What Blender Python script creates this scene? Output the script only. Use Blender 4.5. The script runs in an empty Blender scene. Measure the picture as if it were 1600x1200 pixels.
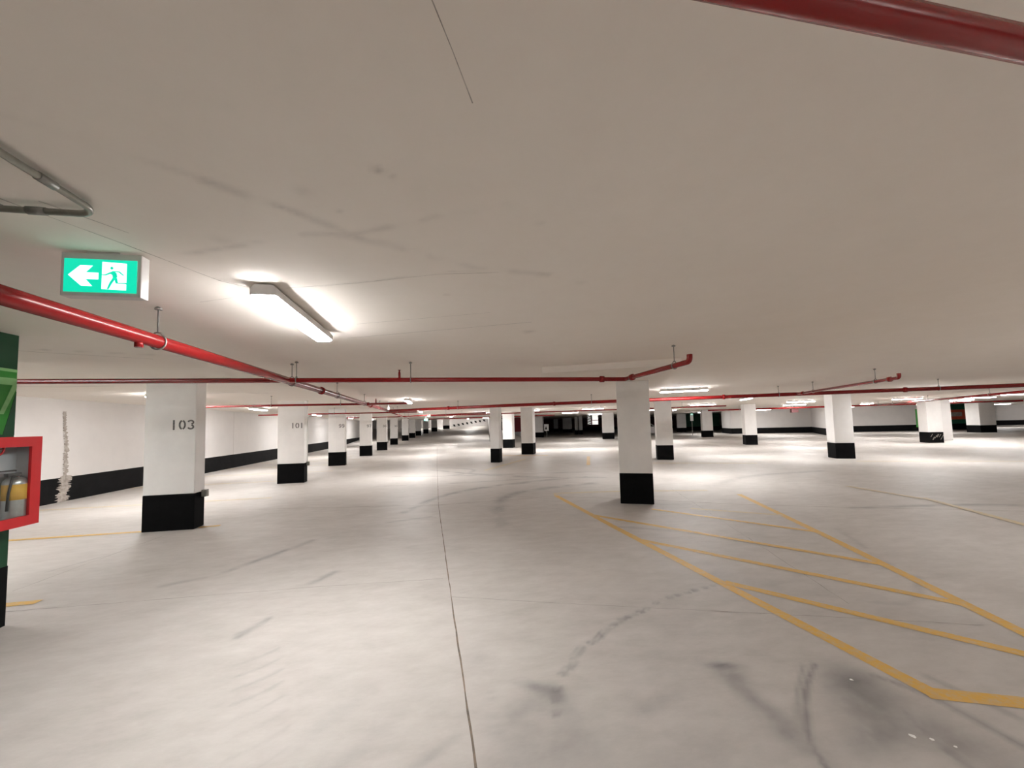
import bpy, math, random
import numpy as np
from mathutils import Vector, Matrix

random.seed(7)
SC = bpy.context.scene
COL = SC.collection

# ------------------------------------------------------------------ camera
F_PX, CX, CY = 600.0, 800.0, 627.4685          # 1600x1200 frame
PITCH, ROLL, YAW = 0.0598339, -0.0256060, 0.1842912
EYE = 1.6
def camera_axes():
    cy, sy = math.cos(YAW), math.sin(YAW)
    fwd, right, up = Vector((sy, cy, 0)), Vector((cy, -sy, 0)), Vector((0, 0, 1))
    f2 = fwd * math.cos(PITCH) + up * math.sin(PITCH)
    u2 = up * math.cos(PITCH) - fwd * math.sin(PITCH)
    r3 = right * math.cos(ROLL) + u2 * math.sin(ROLL)
    u3 = u2 * math.cos(ROLL) - right * math.sin(ROLL)
    return r3, u3, f2
r3, u3, f2 = camera_axes()
cam = bpy.data.objects.new('camera', bpy.data.cameras.new('camera'))
COL.objects.link(cam)
cam.data.sensor_fit = 'HORIZONTAL'
cam.data.sensor_width = 36.0
cam.data.lens = F_PX / 1600 * 36
cam.data.shift_y = (CY - 600) / 1600
cam.data.clip_start, cam.data.clip_end = 0.02, 500
M = Matrix((r3, u3, -f2)).transposed().to_4x4()
M.translation = (0, 0, EYE)
cam.matrix_world = M
SC.camera = cam

# ------------------------------------------------------------------ world, exposure
W = bpy.data.worlds.new('world'); SC.world = W; W.use_nodes = True
W.node_tree.nodes['Background'].inputs[0].default_value = (0.0, 0.0, 0.0, 1)
W.node_tree.nodes['Background'].inputs[1].default_value = 0.0
SC.view_settings.view_transform = 'Standard'
SC.view_settings.look = 'None'
SC.view_settings.gamma = 1
SC.view_settings.use_curve_mapping = False
SC.view_settings.exposure = 0.22
try:
    SC.cycles.max_bounces = 10
    SC.cycles.diffuse_bounces = 7
    SC.cycles.glossy_bounces = 4
    SC.cycles.sample_clamp_indirect = 6
    SC.cycles.caustics_reflective = False
    SC.cycles.caustics_refractive = False
except Exception:
    pass
LAMP = 235.0                                     # radiance of a strip light's diffuser
LAMP_COLOUR = (1.0, 0.978, 0.962)

# two grids meet here: grid A runs along the camera's aisle, grid B is turned by 26.3 degrees
TH = math.radians(26.3)
E1 = Vector((math.cos(TH), -math.sin(TH), 0)); E2 = Vector((math.sin(TH), math.cos(TH), 0))
def PB(a, b, z=0.0): return E1 * a + E2 * b + Vector((0, 0, z))
RB = -TH
CEIL = 2.5
def floor_z(x, y):  return max(0.0, (y - 38.5) * 0.042) if x < 9.0 else 0.0
def ceil_z(x, y):   return CEIL + (max(0.0, (y - 50.0)) * 0.03 if x < 9.0 else 0.0)

# ------------------------------------------------------------------ materials
def mat(name, col, rough=0.6, metal=0.0, spec=0.4, noise=0.0, scale=4.0, bump=0.0, col2=None):
    m = bpy.data.materials.new(name); m.use_nodes = True
    nt = m.node_tree; b = nt.nodes['Principled BSDF']
    b.inputs['Base Color'].default_value = (*col, 1)
    b.inputs['Roughness'].default_value = rough
    b.inputs['Metallic'].default_value = metal
    b.inputs['Specular IOR Level'].default_value = spec
    if noise or bump:
        tc = nt.nodes.new('ShaderNodeTexCoord')
        n = nt.nodes.new('ShaderNodeTexNoise'); n.inputs['Scale'].default_value = scale
        n.inputs['Detail'].default_value = 6; n.inputs['Roughness'].default_value = 0.62
        nt.links.new(tc.outputs['Object'], n.inputs['Vector'])
        if noise:
            c2 = col2 or tuple(c * (1 - noise) for c in col)
            r = nt.nodes.new('ShaderNodeValToRGB')
            r.color_ramp.elements[0].position = 0.35; r.color_ramp.elements[0].color = (*c2, 1)
            r.color_ramp.elements[1].position = 0.65; r.color_ramp.elements[1].color = (*col, 1)
            nt.links.new(n.outputs['Fac'], r.inputs['Fac']); nt.links.new(r.outputs['Color'], b.inputs['Base Color'])
        if bump:
            bp = nt.nodes.new('ShaderNodeBump'); bp.inputs['Strength'].default_value = bump; bp.inputs['Distance'].default_value = 0.01
            nt.links.new(n.outputs['Fac'], bp.inputs['Height']); nt.links.new(bp.outputs['Normal'], b.inputs['Normal'])
    return m
def emit(name, col, s):
    m = bpy.data.materials.new(name); m.use_nodes = True
    nt = m.node_tree; b = nt.nodes['Principled BSDF']
    b.inputs['Base Color'].default_value = (*[min(1, c) for c in col], 1)
    b.inputs['Emission Color'].default_value = (*col, 1); b.inputs['Emission Strength'].default_value = s
    b.inputs['Roughness'].default_value = 0.5
    return m
def worn(name, col, under, wear):
    """road paint: noise lets the concrete through where it is rubbed off"""
    m = bpy.data.materials.new(name); m.use_nodes = True
    nt = m.node_tree; b = nt.nodes['Principled BSDF']; b.inputs['Roughness'].default_value = 0.55
    tc = nt.nodes.new('ShaderNodeTexCoord')
    n = nt.nodes.new('ShaderNodeTexNoise'); n.inputs['Scale'].default_value = 22; n.inputs['Detail'].default_value = 7; n.inputs['Roughness'].default_value = 0.7
    nt.links.new(tc.outputs['Object'], n.inputs['Vector'])
    r = nt.nodes.new('ShaderNodeValToRGB')
    r.color_ramp.elements[0].position = wear - 0.16; r.color_ramp.elements[0].color = (*under, 1)
    r.color_ramp.elements[1].position = wear + 0.16; r.color_ramp.elements[1].color = (*col, 1)
    nt.links.new(n.outputs['Fac'], r.inputs['Fac']); nt.links.new(r.outputs['Color'], b.inputs['Base Color'])
    return m
def stained(name, c_hi, c_lo, c_stain, rough, spec, s1, s2, lo, hi, bump, streak=None):
    """concrete / ceiling paint: two scales of mottling plus the mesh's own 'stain' attribute (marks with a shape of their own)"""
    m = bpy.data.materials.new(name); m.use_nodes = True
    nt = m.node_tree; b = nt.nodes['Principled BSDF']
    b.inputs['Roughness'].default_value = rough; b.inputs['Specular IOR Level'].default_value = spec
    tc = nt.nodes.new('ShaderNodeTexCoord')
    vec = tc.outputs['Object']
    n1 = nt.nodes.new('ShaderNodeTexNoise'); n1.inputs['Scale'].default_value = s1; n1.inputs['Detail'].default_value = 6; n1.inputs['Roughness'].default_value = 0.6
    n2 = nt.nodes.new('ShaderNodeTexNoise'); n2.inputs['Scale'].default_value = s2; n2.inputs['Detail'].default_value = 8; n2.inputs['Roughness'].default_value = 0.72
    nt.links.new(vec, n1.inputs['Vector'])
    if streak:
        mp = nt.nodes.new('ShaderNodeMapping'); mp.inputs['Rotation'].default_value = (0, 0, streak[0]); mp.inputs['Scale'].default_value = (1, streak[1], 1)
        nt.links.new(vec, mp.inputs['Vector']); nt.links.new(mp.outputs['Vector'], n2.inputs['Vector'])
    else:
        nt.links.new(vec, n2.inputs['Vector'])
    mx = nt.nodes.new('ShaderNodeMath'); mx.operation = 'ADD'
    h = nt.nodes.new('ShaderNodeMath'); h.operation = 'MULTIPLY'; h.inputs[1].default_value = 0.5
    nt.links.new(n1.outputs['Fac'], mx.inputs[0]); nt.links.new(n2.outputs['Fac'], mx.inputs[1]); nt.links.new(mx.outputs[0], h.inputs[0])
    r = nt.nodes.new('ShaderNodeValToRGB')
    r.color_ramp.elements[0].position = lo; r.color_ramp.elements[0].color = (*c_lo, 1)
    r.color_ramp.elements[1].position = hi; r.color_ramp.elements[1].color = (*c_hi, 1)
    nt.links.new(h.outputs[0], r.inputs['Fac'])
    at = nt.nodes.new('ShaderNodeAttribute'); at.attribute_name = 'stain'
    mix = nt.nodes.new('ShaderNodeMix'); mix.data_type = 'RGBA'
    mix.inputs['B'].default_value = (*c_stain, 1)
    nt.links.new(at.outputs['Fac'], mix.inputs['Factor']); nt.links.new(r.outputs['Color'], mix.inputs['A'])
    nt.links.new(mix.outputs['Result'], b.inputs['Base Color'])
    bp = nt.nodes.new('ShaderNodeBump'); bp.inputs['Strength'].default_value = bump; bp.inputs['Distance'].default_value = 0.006
    nt.links.new(n2.outputs['Fac'], bp.inputs['Height']); nt.links.new(bp.outputs['Normal'], b.inputs['Normal'])
    return m

MAT = dict(
    floor=stained('sealed_concrete', (0.545, 0.517, 0.492), (0.405, 0.378, 0.354), (0.10, 0.098, 0.105), 0.55, 0.35, 0.55, 2.6, 0.36, 0.64, 0.10, (0.5, 2.2)),
    ceiling=stained('ceiling_paint', (0.93, 0.88, 0.82), (0.895, 0.84, 0.775), (0.36, 0.33, 0.30), 0.75, 0.2, 0.4, 3.0, 0.36, 0.62, 0.12),
    white=mat('white_wall_paint', (0.70, 0.675, 0.66), 0.6, noise=0.05, scale=1.6, bump=0.08),
    column=mat('white_column_paint', (0.88, 0.865, 0.85), 0.55, noise=0.06, scale=2.5, bump=0.06),
    black=mat('black_base_paint', (0.005, 0.005, 0.0055), 0.7, spec=0.06, noise=0.35, scale=6),
    wallblack=mat('black_wall_base_paint', (0.009, 0.009, 0.0095), 0.7, spec=0.08, noise=0.4, scale=3),
    red=mat('red_pipe_enamel', (0.235, 0.0085, 0.0095), 0.26, spec=0.35, noise=0.12, scale=9),
    cabred=mat('red_cabinet_enamel', (0.50, 0.018, 0.022), 0.4, noise=0.08, scale=7),
    steel=mat('galvanised_steel', (0.30, 0.30, 0.28), 0.45, 0.6, noise=0.2, scale=25),
    conduit=mat('galvanised_conduit', (0.33, 0.33, 0.29), 0.4, 0.5, noise=0.25, scale=18),
    brass=mat('brass_fitting', (0.45, 0.32, 0.12), 0.35, 0.9, noise=0.1, scale=20),
    housing=mat('pale_polycarbonate', (0.90, 0.89, 0.88), 0.5, noise=0.04, scale=8),
    lamp=emit('lit_diffuser', LAMP_COLOUR, LAMP),
    blamp=emit('dimmer_lit_diffuser', LAMP_COLOUR, LAMP * 0.76),
    nearlamp=emit('near_lit_diffuser', LAMP_COLOUR, LAMP * 0.56),  # nearest strip light, output lowered to balance the exposure
    yellow=worn('yellow_road_paint', (0.62, 0.36, 0.055), (0.46, 0.40, 0.30), 0.40),
    faded=worn('rubbed_yellow_paint', (0.58, 0.44, 0.20), (0.46, 0.425, 0.37), 0.50),
    joint=mat('joint_sealant', (0.10, 0.088, 0.075), 0.8, noise=0.4, scale=7, col2=(0.26, 0.20, 0.15)),
    crack=mat('hairline_crack', (0.20, 0.185, 0.17), 0.9, noise=0.5, scale=5, col2=(0.40, 0.375, 0.35)),
    seam=mat('ceiling_seam', (0.34, 0.31, 0.28), 0.9, noise=0.5, scale=9, col2=(0.68, 0.63, 0.58)),
    paleseam=mat('patched_seam', (0.56, 0.53, 0.50), 0.9, noise=0.2, scale=9),
    raw=mat('bare_concrete_strip', (0.27, 0.235, 0.205), 0.9, noise=0.45, scale=11, bump=0.4, col2=(0.46, 0.42, 0.385)),
    stencil=mat('stencil_paint', (0.06, 0.058, 0.058), 0.7, noise=0.5, scale=40, col2=(0.20, 0.195, 0.19)),
    green=mat('dark_green_paint', (0.003, 0.05, 0.018), 0.5, noise=0.15, scale=3),
    brightgreen=mat('bright_green_paint', (0.022, 0.21, 0.022), 0.5, noise=0.2, scale=4),
    palegreen=mat('pale_green_paint', (0.24, 0.50, 0.20), 0.5, noise=0.25, scale=6),
    cabinside=mat('cabinet_lining', (0.55, 0.56, 0.57), 0.55, noise=0.1, scale=6),
    chrome=mat('brushed_extinguisher_steel', (0.62, 0.62, 0.60), 0.28, 0.85, noise=0.1, scale=30),
    label=mat('yellow_sticker', (0.80, 0.45, 0.06), 0.5, noise=0.05, scale=12),
    rubber=mat('black_rubber', (0.015, 0.015, 0.016), 0.6, noise=0.2, scale=12),
    maroon=mat('dull_maroon_paint', (0.11, 0.038, 0.038), 0.7, noise=0.2, scale=2),
    reddoor=mat('red_door_paint', (0.30, 0.012, 0.02), 0.5, noise=0.08, scale=3),
    dullgreen=mat('deep_green_paint', (0.012, 0.10, 0.055), 0.5, noise=0.2, scale=2),
    orange=mat('orange_graphic_paint', (0.60, 0.10, 0.05), 0.5, noise=0.2, scale=4),
    signwhite=mat('white_sign_enamel', (0.85, 0.85, 0.84), 0.4, noise=0.03, scale=5),
    signblack=mat('black_sign_enamel', (0.012, 0.012, 0.012), 0.5, noise=0.2, scale=5),
    carpaint=mat('silver_car_paint', (0.34, 0.33, 0.33), 0.3, 0.5, noise=0.04, scale=3),
    carglass=mat('dark_car_glass', (0.012, 0.013, 0.015), 0.08, spec=0.6, noise=0.1, scale=2),
    exitgreen=emit('lit_green_panel', (0.0, 0.62, 0.40), 0.86),
    exitwhite=emit('lit_white_pictogram', (0.93, 1.0, 0.97), 1.15),
    exitbox=mat('grey_sign_housing', (0.70, 0.68, 0.66), 0.5, noise=0.08, scale=10),
)
def glass_mat():
    m = bpy.data.materials.new('cabinet_glass'); m.use_nodes = True
    nt = m.node_tree; nt.nodes.clear()
    o = nt.nodes.new('ShaderNodeOutputMaterial'); mx = nt.nodes.new('ShaderNodeMixShader')
    t = nt.nodes.new('ShaderNodeBsdfTransparent'); g = nt.nodes.new('ShaderNodeBsdfGlossy')
    g.inputs['Roughness'].default_value = 0.05; t.inputs['Color'].default_value = (0.93, 0.95, 0.95, 1)
    mx.inputs[0].default_value = 0.05
    nt.links.new(t.outputs[0], mx.inputs[1]); nt.links.new(g.outputs[0], mx.inputs[2])
    nt.links.new(mx.outputs[0], o.inputs['Surface'])
    return m
MAT['glass'] = glass_mat()

# ------------------------------------------------------------------ mesh helpers
class MB:
    def __init__(s): s.v, s.f = [], []
    def add(s, vs, fs):
        k = len(s.v); s.v += [tuple(v) for v in vs]; s.f += [tuple(i + k for i in f) for f in fs]; return s
    def box(s, x0, x1, y0, y1, z0, z1):
        return s.add([(x0, y0, z0), (x1, y0, z0), (x1, y1, z0), (x0, y1, z0), (x0, y0, z1), (x1, y0, z1), (x1, y1, z1), (x0, y1, z1)],
                     [(0, 3, 2, 1), (4, 5, 6, 7), (0, 1, 5, 4), (1, 2, 6, 5), (2, 3, 7, 6), (3, 0, 4, 7)])
    def prism(s, pts, t, frame):
        """outline pts (u, v) extruded by t; frame(u, v, w) -> point"""
        n = len(pts)
        return s.add([frame(u, v, 0) for u, v in pts] + [frame(u, v, t) for u, v in pts],
                     [tuple(range(n - 1, -1, -1)), tuple(range(n, 2 * n))] + [(i, (i + 1) % n, n + (i + 1) % n, n + i) for i in range(n)])
    def tube(s, pts, r, n=12, cap=True):
        pts = [Vector(p) for p in pts]; rings = []
        rs = r if isinstance(r, (list, tuple)) else [r] * len(pts)
        t0 = (pts[1] - pts[0]).normalized()
        u = t0.orthogonal().normalized()
        for i, p in enumerate(pts):
            if i == 0: t = t0
            elif i == len(pts) - 1: t = (pts[i] - pts[i - 1]).normalized()
            else:
                a, b = (pts[i] - pts[i - 1]).normalized(), (pts[i + 1] - pts[i]).normalized(); t = (a + b)
                t = t.normalized() if t.length > 1e-6 else a
            u = (u - t * u.dot(t)); u = u.normalized() if u.length > 1e-6 else t.orthogonal().normalized()
            w = t.cross(u); k = 1.0
            if 0 < i < len(pts) - 1:
                a = (pts[i] - pts[i - 1]).normalized(); k = 1.0 / max(0.5, t.dot(a))
            rings.append([p + (u * math.cos(2 * math.pi * j / n) + w * math.sin(2 * math.pi * j / n)) * rs[i] * (k if k < 1.15 else 1.0) for j in range(n)])
        vs = [q for g in rings for q in g]; fs = []
        for i in range(len(rings) - 1):
            for j in range(n):
                fs.append((i * n + j, i * n + (j + 1) % n, (i + 1) * n + (j + 1) % n, (i + 1) * n + j))
        if cap:
            fs.append(tuple(range(n - 1, -1, -1))); fs.append(tuple((len(rings) - 1) * n + j for j in range(n)))
        return s.add(vs, fs)
    def lathe(s, prof, n=24, at=(0, 0, 0)):
        vs, fs = [], []
        for r, z in prof:
            for j in range(n):
                a = 2 * math.pi * j / n; vs.append((at[0] + r * math.cos(a), at[1] + r * math.sin(a), at[2] + z))
        for i in range(len(prof) - 1):
            for j in range(n): fs.append((i * n + j, i * n + (j + 1) % n, (i + 1) * n + (j + 1) % n, (i + 1) * n + j))
        fs.append(tuple(range(n - 1, -1, -1))); fs.append(tuple((len(prof) - 1) * n + j for j in range(n)))
        return s.add(vs, fs)
    def build(s, name, m, parent=None, smooth=False, bevel=0.0):
        me = bpy.data.meshes.new(name); me.from_pydata(s.v, [], s.f); me.update()
        o = bpy.data.objects.new(name, me); COL.objects.link(o); me.materials.append(MAT[m] if isinstance(m, str) else m)
        if smooth:
            for p in me.polygons: p.use_smooth = len(p.vertices) == 4
        if parent: o.parent = parent
        if bevel:
            b = o.modifiers.new('soft_edge', 'BEVEL'); b.width = bevel; b.segments = 2; b.limit_method = 'ANGLE'
        return o
def thing(name, label, cat, loc=(0, 0, 0), rz=0.0, group=None):
    o = bpy.data.objects.new(name, None); COL.objects.link(o); o.empty_display_size = 0.1
    o.location = loc; o.rotation_euler = (0, 0, rz); o['kind'] = 'thing'
    return tag(o, label, cat, group)
def tag(o, label, cat, group=None):
    o['label'] = label; o['category'] = cat; o['kind'] = 'thing'
    if group: o['group'] = group
    return o
def struct(o, label=None, cat=None):
    o['kind'] = 'structure'
    if label: o['label'] = label
    if cat: o['category'] = cat
    return o
def dup(root, loc, rz, label=None):
    r = root.copy(); COL.objects.link(r); r.location = loc; r.rotation_euler = (0, 0, rz)
    if label: r['label'] = label
    for ch in list(root.children):
        c = ch.copy(); COL.objects.link(c); c.parent = r
        for g in list(ch.children):
            d = g.copy(); COL.objects.link(d); d.parent = c
    return r

# numpy value noise, for stains that have a shape of their own
_rng = np.random.default_rng(5); _LAT = _rng.random((256, 256))
def vnoise(x, y, s):
    x, y = x * s + 91.3, y * s + 47.9
    i, j = np.floor(x).astype(int), np.floor(y).astype(int); fx, fy = x - i, y - j
    fx, fy = fx * fx * (3 - 2 * fx), fy * fy * (3 - 2 * fy)
    g = lambda a, b: _LAT[a % 256, b % 256]
    return (g(i, j) * (1 - fx) + g(i + 1, j) * fx) * (1 - fy) + (g(i, j + 1) * (1 - fx) + g(i + 1, j + 1) * fx) * fy
def fbm(x, y, s): return 0.5 * vnoise(x, y, s) + 0.3 * vnoise(x, y, s * 2.1) + 0.2 * vnoise(x, y, s * 4.3)
def polydist(X, Y, pts):
    d = np.full(X.shape, 1e9)
    for (ax, ay), (bx, by) in zip(pts, pts[1:]):
        px, py, vx, vy = X - ax, Y - ay, bx - ax, by - ay
        h = np.clip((px * vx + py * vy) / (vx * vx + vy * vy), 0, 1)
        d = np.minimum(d, np.hypot(px - h * vx, py - h * vy))
    return d
def smooth_path(pts, n=8):
    out = []
    P = [pts[0]] + list(pts) + [pts[-1]]
    for i in range(1, len(P) - 2):
        a, b, c, d = [np.array(p, float) for p in P[i - 1:i + 3]]
        for k in range(n):
            t = k / n
            out.append(tuple(0.5 * ((2 * b) + (c - a) * t + (2 * a - 5 * b + 4 * c - d) * t * t + (3 * b - a - 3 * c + d) * t ** 3)))
    out.append(tuple(pts[-1])); return out
def sheet(name, gx, gy, zf, stain, m, up, keep=None):
    X, Y = np.meshgrid(gx, gy); nx, ny = len(gx), len(gy)
    Z = np.zeros_like(X)
    far = Y > 30
    if far.any(): Z[far] = [zf(a, b) for a, b in zip(X[far], Y[far])]
    Z[~far] = zf(0, 0)
    co = np.stack([X, Y, Z], -1).reshape(-1, 3).astype(np.float32)
    idx = np.arange(nx * ny).reshape(ny, nx)
    q = np.stack([idx[:-1, :-1], idx[:-1, 1:], idx[1:, 1:], idx[1:, :-1]], -1).reshape(-1, 4)
    if keep is not None:
        c = co[q].mean(1); q = q[keep(c[:, 0], c[:, 1])]
    if not up: q = q[:, ::-1]
    me = bpy.data.meshes.new(name)
    me.vertices.add(len(co)); me.vertices.foreach_set('co', co.ravel())
    me.loops.add(q.size); me.loops.foreach_set('vertex_index', q.ravel().astype(np.int32))
    me.polygons.add(len(q)); me.polygons.foreach_set('loop_start', (np.arange(len(q)) * 4).astype(np.int32))
    me.polygons.foreach_set('loop_total', np.full(len(q), 4, np.int32))
    me.update(calc_edges=True)
    a = me.attributes.new('stain', 'FLOAT', 'POINT'); a.data.foreach_set('value', np.clip(stain(X, Y), 0, 1).ravel().astype(np.float32))
    o = bpy.data.objects.new(name, me); COL.objects.link(o); me.materials.append(MAT[m])
    return o

# ------------------------------------------------------------------ floor and ceiling
def floor_stain(X, Y):
    n1, n2, n3 = fbm(X, Y, 2.2), fbm(X, Y, 7.0), fbm(X, Y, 16.0)
    S = np.zeros_like(X)
    def arc(pts, w, k, br=0.35):
        nonlocal S
        d = polydist(X, Y, smooth_path(pts))
        S = np.maximum(S, k * np.exp(-(d / w) ** 2) * np.clip((n1 - br) * 3.2, 0.12, 1) * (0.55 + 0.9 * n3))
    # rubber arcs swept by turning cars beyond the aisle joint
    arc([(-0.7, 7.6), (-0.15, 8.9), (0.9, 9.9), (2.6, 10.6), (4.2, 10.9)], 0.10, 0.50, 0.2)
    arc([(-0.5, 8.0), (0.2, 9.35), (1.2, 9.95), (2.72, 10.5)], 0.05, 0.45, 0.25)
    arc([(1.05, 7.3), (1.25, 8.2), (1.75, 8.95), (2.7, 9.4), (3.9, 9.7)], 0.14, 0.42, 0.2)
    arc([(0.95, 6.2), (1.0, 7.4)], 0.15, 0.25, 0.3)
    arc([(-0.3, 14.6), (1.4, 12.5), (3.0, 11.3), (4.6, 10.6)], 0.12, 0.45, 0.2)
    arc([(-1.5, 13.2), (0.4, 12.6), (2.6, 12.3), (5.2, 11.9)], 0.10, 0.35, 0.25)
    arc([(0.2, 15.2), (1.1, 14.2), (0.9, 13.2), (0.2, 12.7)], 0.10, 0.40, 0.2)
    arc([(-1.8, 11.2), (0.2, 11.0), (2.8, 11.15)], 0.07, 0.35, 0.25)
    arc([(7.0, 5.6), (9.2, 5.2), (10.2, 4.6), (10.6, 3.9)], 0.10, 0.38, 0.2)
    arc([(6.2, 8.2), (8.4, 9.4), (11, 9.6)], 0.14, 0.30, 0.2)
    arc([(12.0, 15.6), (13.6, 14.6), (14.2, 13.4)], 0.10, 0.35, 0.2)
    arc([(-2.45, 5.05), (-2.15, 5.55), (-1.85, 6.1)], 0.055, 0.48, 0.15)
    arc([(-2.9, 4.75), (-2.5, 4.95)], 0.05, 0.25, 0.2)
    arc([(-1.35, 4.45), (-1.2, 4.7)], 0.05, 0.40, 0.1)
    arc([(-1.58, 3.45), (-1.5, 3.65)], 0.035, 0.40, 0.1)
    arc([(-0.9, 6.9), (-0.2, 7.1)], 0.04, 0.35, 0.1)
    arc([(-4.6, 5.6), (-4.2, 6.6)], 0.02, 0.25, 0.1)
    # tyre prints: a trail of lug marks
    trail = smooth_path([(0.60, 2.16), (0.70, 2.40), (0.83, 2.55), (0.93, 2.68), (1.10, 2.79), (1.22, 2.88), (1.37, 2.98), (1.63, 3.10), (1.93, 3.24), (2.33, 3.35), (2.75, 3.46)], 4)
    for i, (a, b) in enumerate(trail):
        if random.random() < 0.10: continue
        k = random.uniform(0.25, 0.50); j = random.uniform(-0.012, 0.012)
        u, v = X - a - j, Y - b
        rr = np.hypot(u / 1.0, v / 1.0)
        mark = np.exp(-((rr - 0.026) / 0.013) ** 2) * (v < 0.012) * 0.8 + 0.5 * np.exp(-((u / 0.03) ** 2 + (v / 0.03) ** 2))     # a crescent
        S = np.maximum(S, k * mark * (0.4 + n3))
    trail2 = smooth_path([(0.26, 2.05), (0.27, 2.4), (0.24, 2.8), (0.2, 3.3), (0.2, 3.9)], 6)
    for a, b in trail2:
        if random.random() < 0.3: continue
        S = np.maximum(S, random.uniform(0.05, 0.16) * np.exp(-(((X - a) / 0.05) ** 2 + ((Y - b) / 0.02) ** 2)))
    def blob(cx, cy, rx, ry, ang, k, rag=0.6):
        nonlocal S
        c, s = math.cos(ang), math.sin(ang)
        u, v = (X - cx) * c + (Y - cy) * s, -(X - cx) * s + (Y - cy) * c
        d = (u / rx) ** 2 + (v / ry) ** 2
        S = S + (1 - S) * k * np.exp(-d) * np.clip(1 - rag + rag * 2 * (0.6 * n2 + 0.4 * n3), 0, 1.3)
    blob(0.56, 2.37, 0.15, 0.05, -0.6, 0.46, 0.9); blob(0.47, 2.22, 0.22, 0.10, 0.3, 0.28, 0.9); blob(0.55, 1.95, 0.34, 0.18, 0.2, 0.24, 0.8)
    blob(0.66, 2.25, 0.05, 0.14, 0.1, 0.34, 0.9)
    blob(1.78, 2.31, 0.10, 0.035, -0.3, 0.62, 0.9); blob(1.76, 2.20, 0.09, 0.10, 0.0, 0.36, 0.9); blob(1.745, 2.02, 0.06, 0.16, 0.15, 0.34, 0.9); blob(1.72, 1.76, 0.08, 0.18, 0.1, 0.42, 0.9)
    blob(2.42, 2.00, 0.17, 0.15, 0.3, 0.62, 0.55); blob(2.28, 1.84, 0.20, 0.14, 0.4, 0.50, 0.6); blob(2.12, 1.66, 0.22, 0.10, 0.2, 0.46, 0.7); blob(2.45, 1.58, 0.16, 0.20, 0.0, 0.36, 0.8)
    blob(1.17, 2.09, 0.17, 0.05, 0.35, 0.26, 0.9); blob(1.3, 2.35, 0.40, 0.20, 0.5, 0.10); blob(1.1, 1.7, 0.5, 0.3, 0.3, 0.16, 0.8); blob(3.3, 2.9, 1.2, 0.5, -0.9, 0.16, 0.4)
    arc([(2.36, 2.19), (2.10, 2.02), (1.90, 1.84), (1.77, 1.70), (1.70, 1.54)], 0.022, 0.55, 0.05); arc([(2.28, 2.20), (2.02, 2.00), (1.80, 1.80)], 0.014, 0.35, 0.05)
    arc([(2.60, 2.03), (2.71, 1.80), (2.72, 1.45)], 0.03, 0.42, 0.1); arc([(2.44, 1.75), (2.36, 1.58), (2.33, 1.40)], 0.035, 0.46, 0.1); arc([(2.9, 1.95), (2.95, 1.6)], 0.03, 0.3, 0.1)
    for k in range(9):      # broom ripples across the near floor
        a = -1.30 + 0.06 * k; b_ = 3.1 - 0.14 * k
        arc([(a - 0.10, b_ - 0.05), (a + 0.02, b_ + 0.02), (a + 0.10, b_ + 0.10)], 0.016, 0.20, 0.15)
    arc([(-1.6, 3.50), (-1.50, 3.60), (-1.47, 3.72)], 0.03, 0.34, 0.1); arc([(0.05, 2.1), (-0.3, 1.85)], 0.03, 0.22, 0.1)
    blob(1.95, 3.1, 0.9, 0.5, 0.3, 0.08, 0.4); blob(-4.3, 3.5, 0.45, 0.5, 0, 0.35); blob(-0.6, 2.4, 0.25, 0.06, 0.9, 0.12); blob(-0.4, 2.15, 0.3, 0.05, 0.9, 0.12)
    arc([(4.6, 3.1), (3.9, 2.7), (3.3, 3.0)], 0.05, 0.22, 0.2); arc([(5.5, 4.6), (4.7, 3.4)], 0.04, 0.18, 0.2); arc([(2.6, 5.6), (3.1, 5.3), (3.9, 4.6)], 0.05, 0.25, 0.2)
    blob(0.22, 2.75, 0.1, 0.12, 0.2, 0.14); blob(3.75, 7.0, 0.75, 0.35, -0.45, 0.28, 0.7); blob(2.0, 16.6, 0.5, 0.4, 0, 0.2); blob(0.6, 13.2, 1.6, 0.6, -0.5, 0.10)
    blob(1.5, 8.8, 2.6, 1.2, 0.5, 0.08)
    return S
def fine(a0, a1, b0, b1, step, coarse):
    g = list(np.arange(b0, b1 + 1e-6, step))
    return np.array(sorted(set([round(v, 4) for v in list(coarse) + g if True])))
gx = fine(0, 0, -5.0, 5.4, 0.026, list(range(-18, -5, 2)) + [6, 7, 8, 8.99, 9.0, 9.01] + list(np.arange(5.5, 12, 0.09)) + list(range(12, 82, 5)))
gy = fine(0, 0, 1.2, 6.0, 0.026, [-16, -12, -8, -4, -2, 0, 0.6] + list(np.arange(6.05, 17, 0.07)) + [18, 20, 24, 28, 32, 36, 38.5, 40, 44, 48, 50, 54, 60, 66, 72, 76, 84, 92, 104])
floor = struct(sheet('floor', gx, gy, floor_z, floor_stain, 'floor', True))

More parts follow.
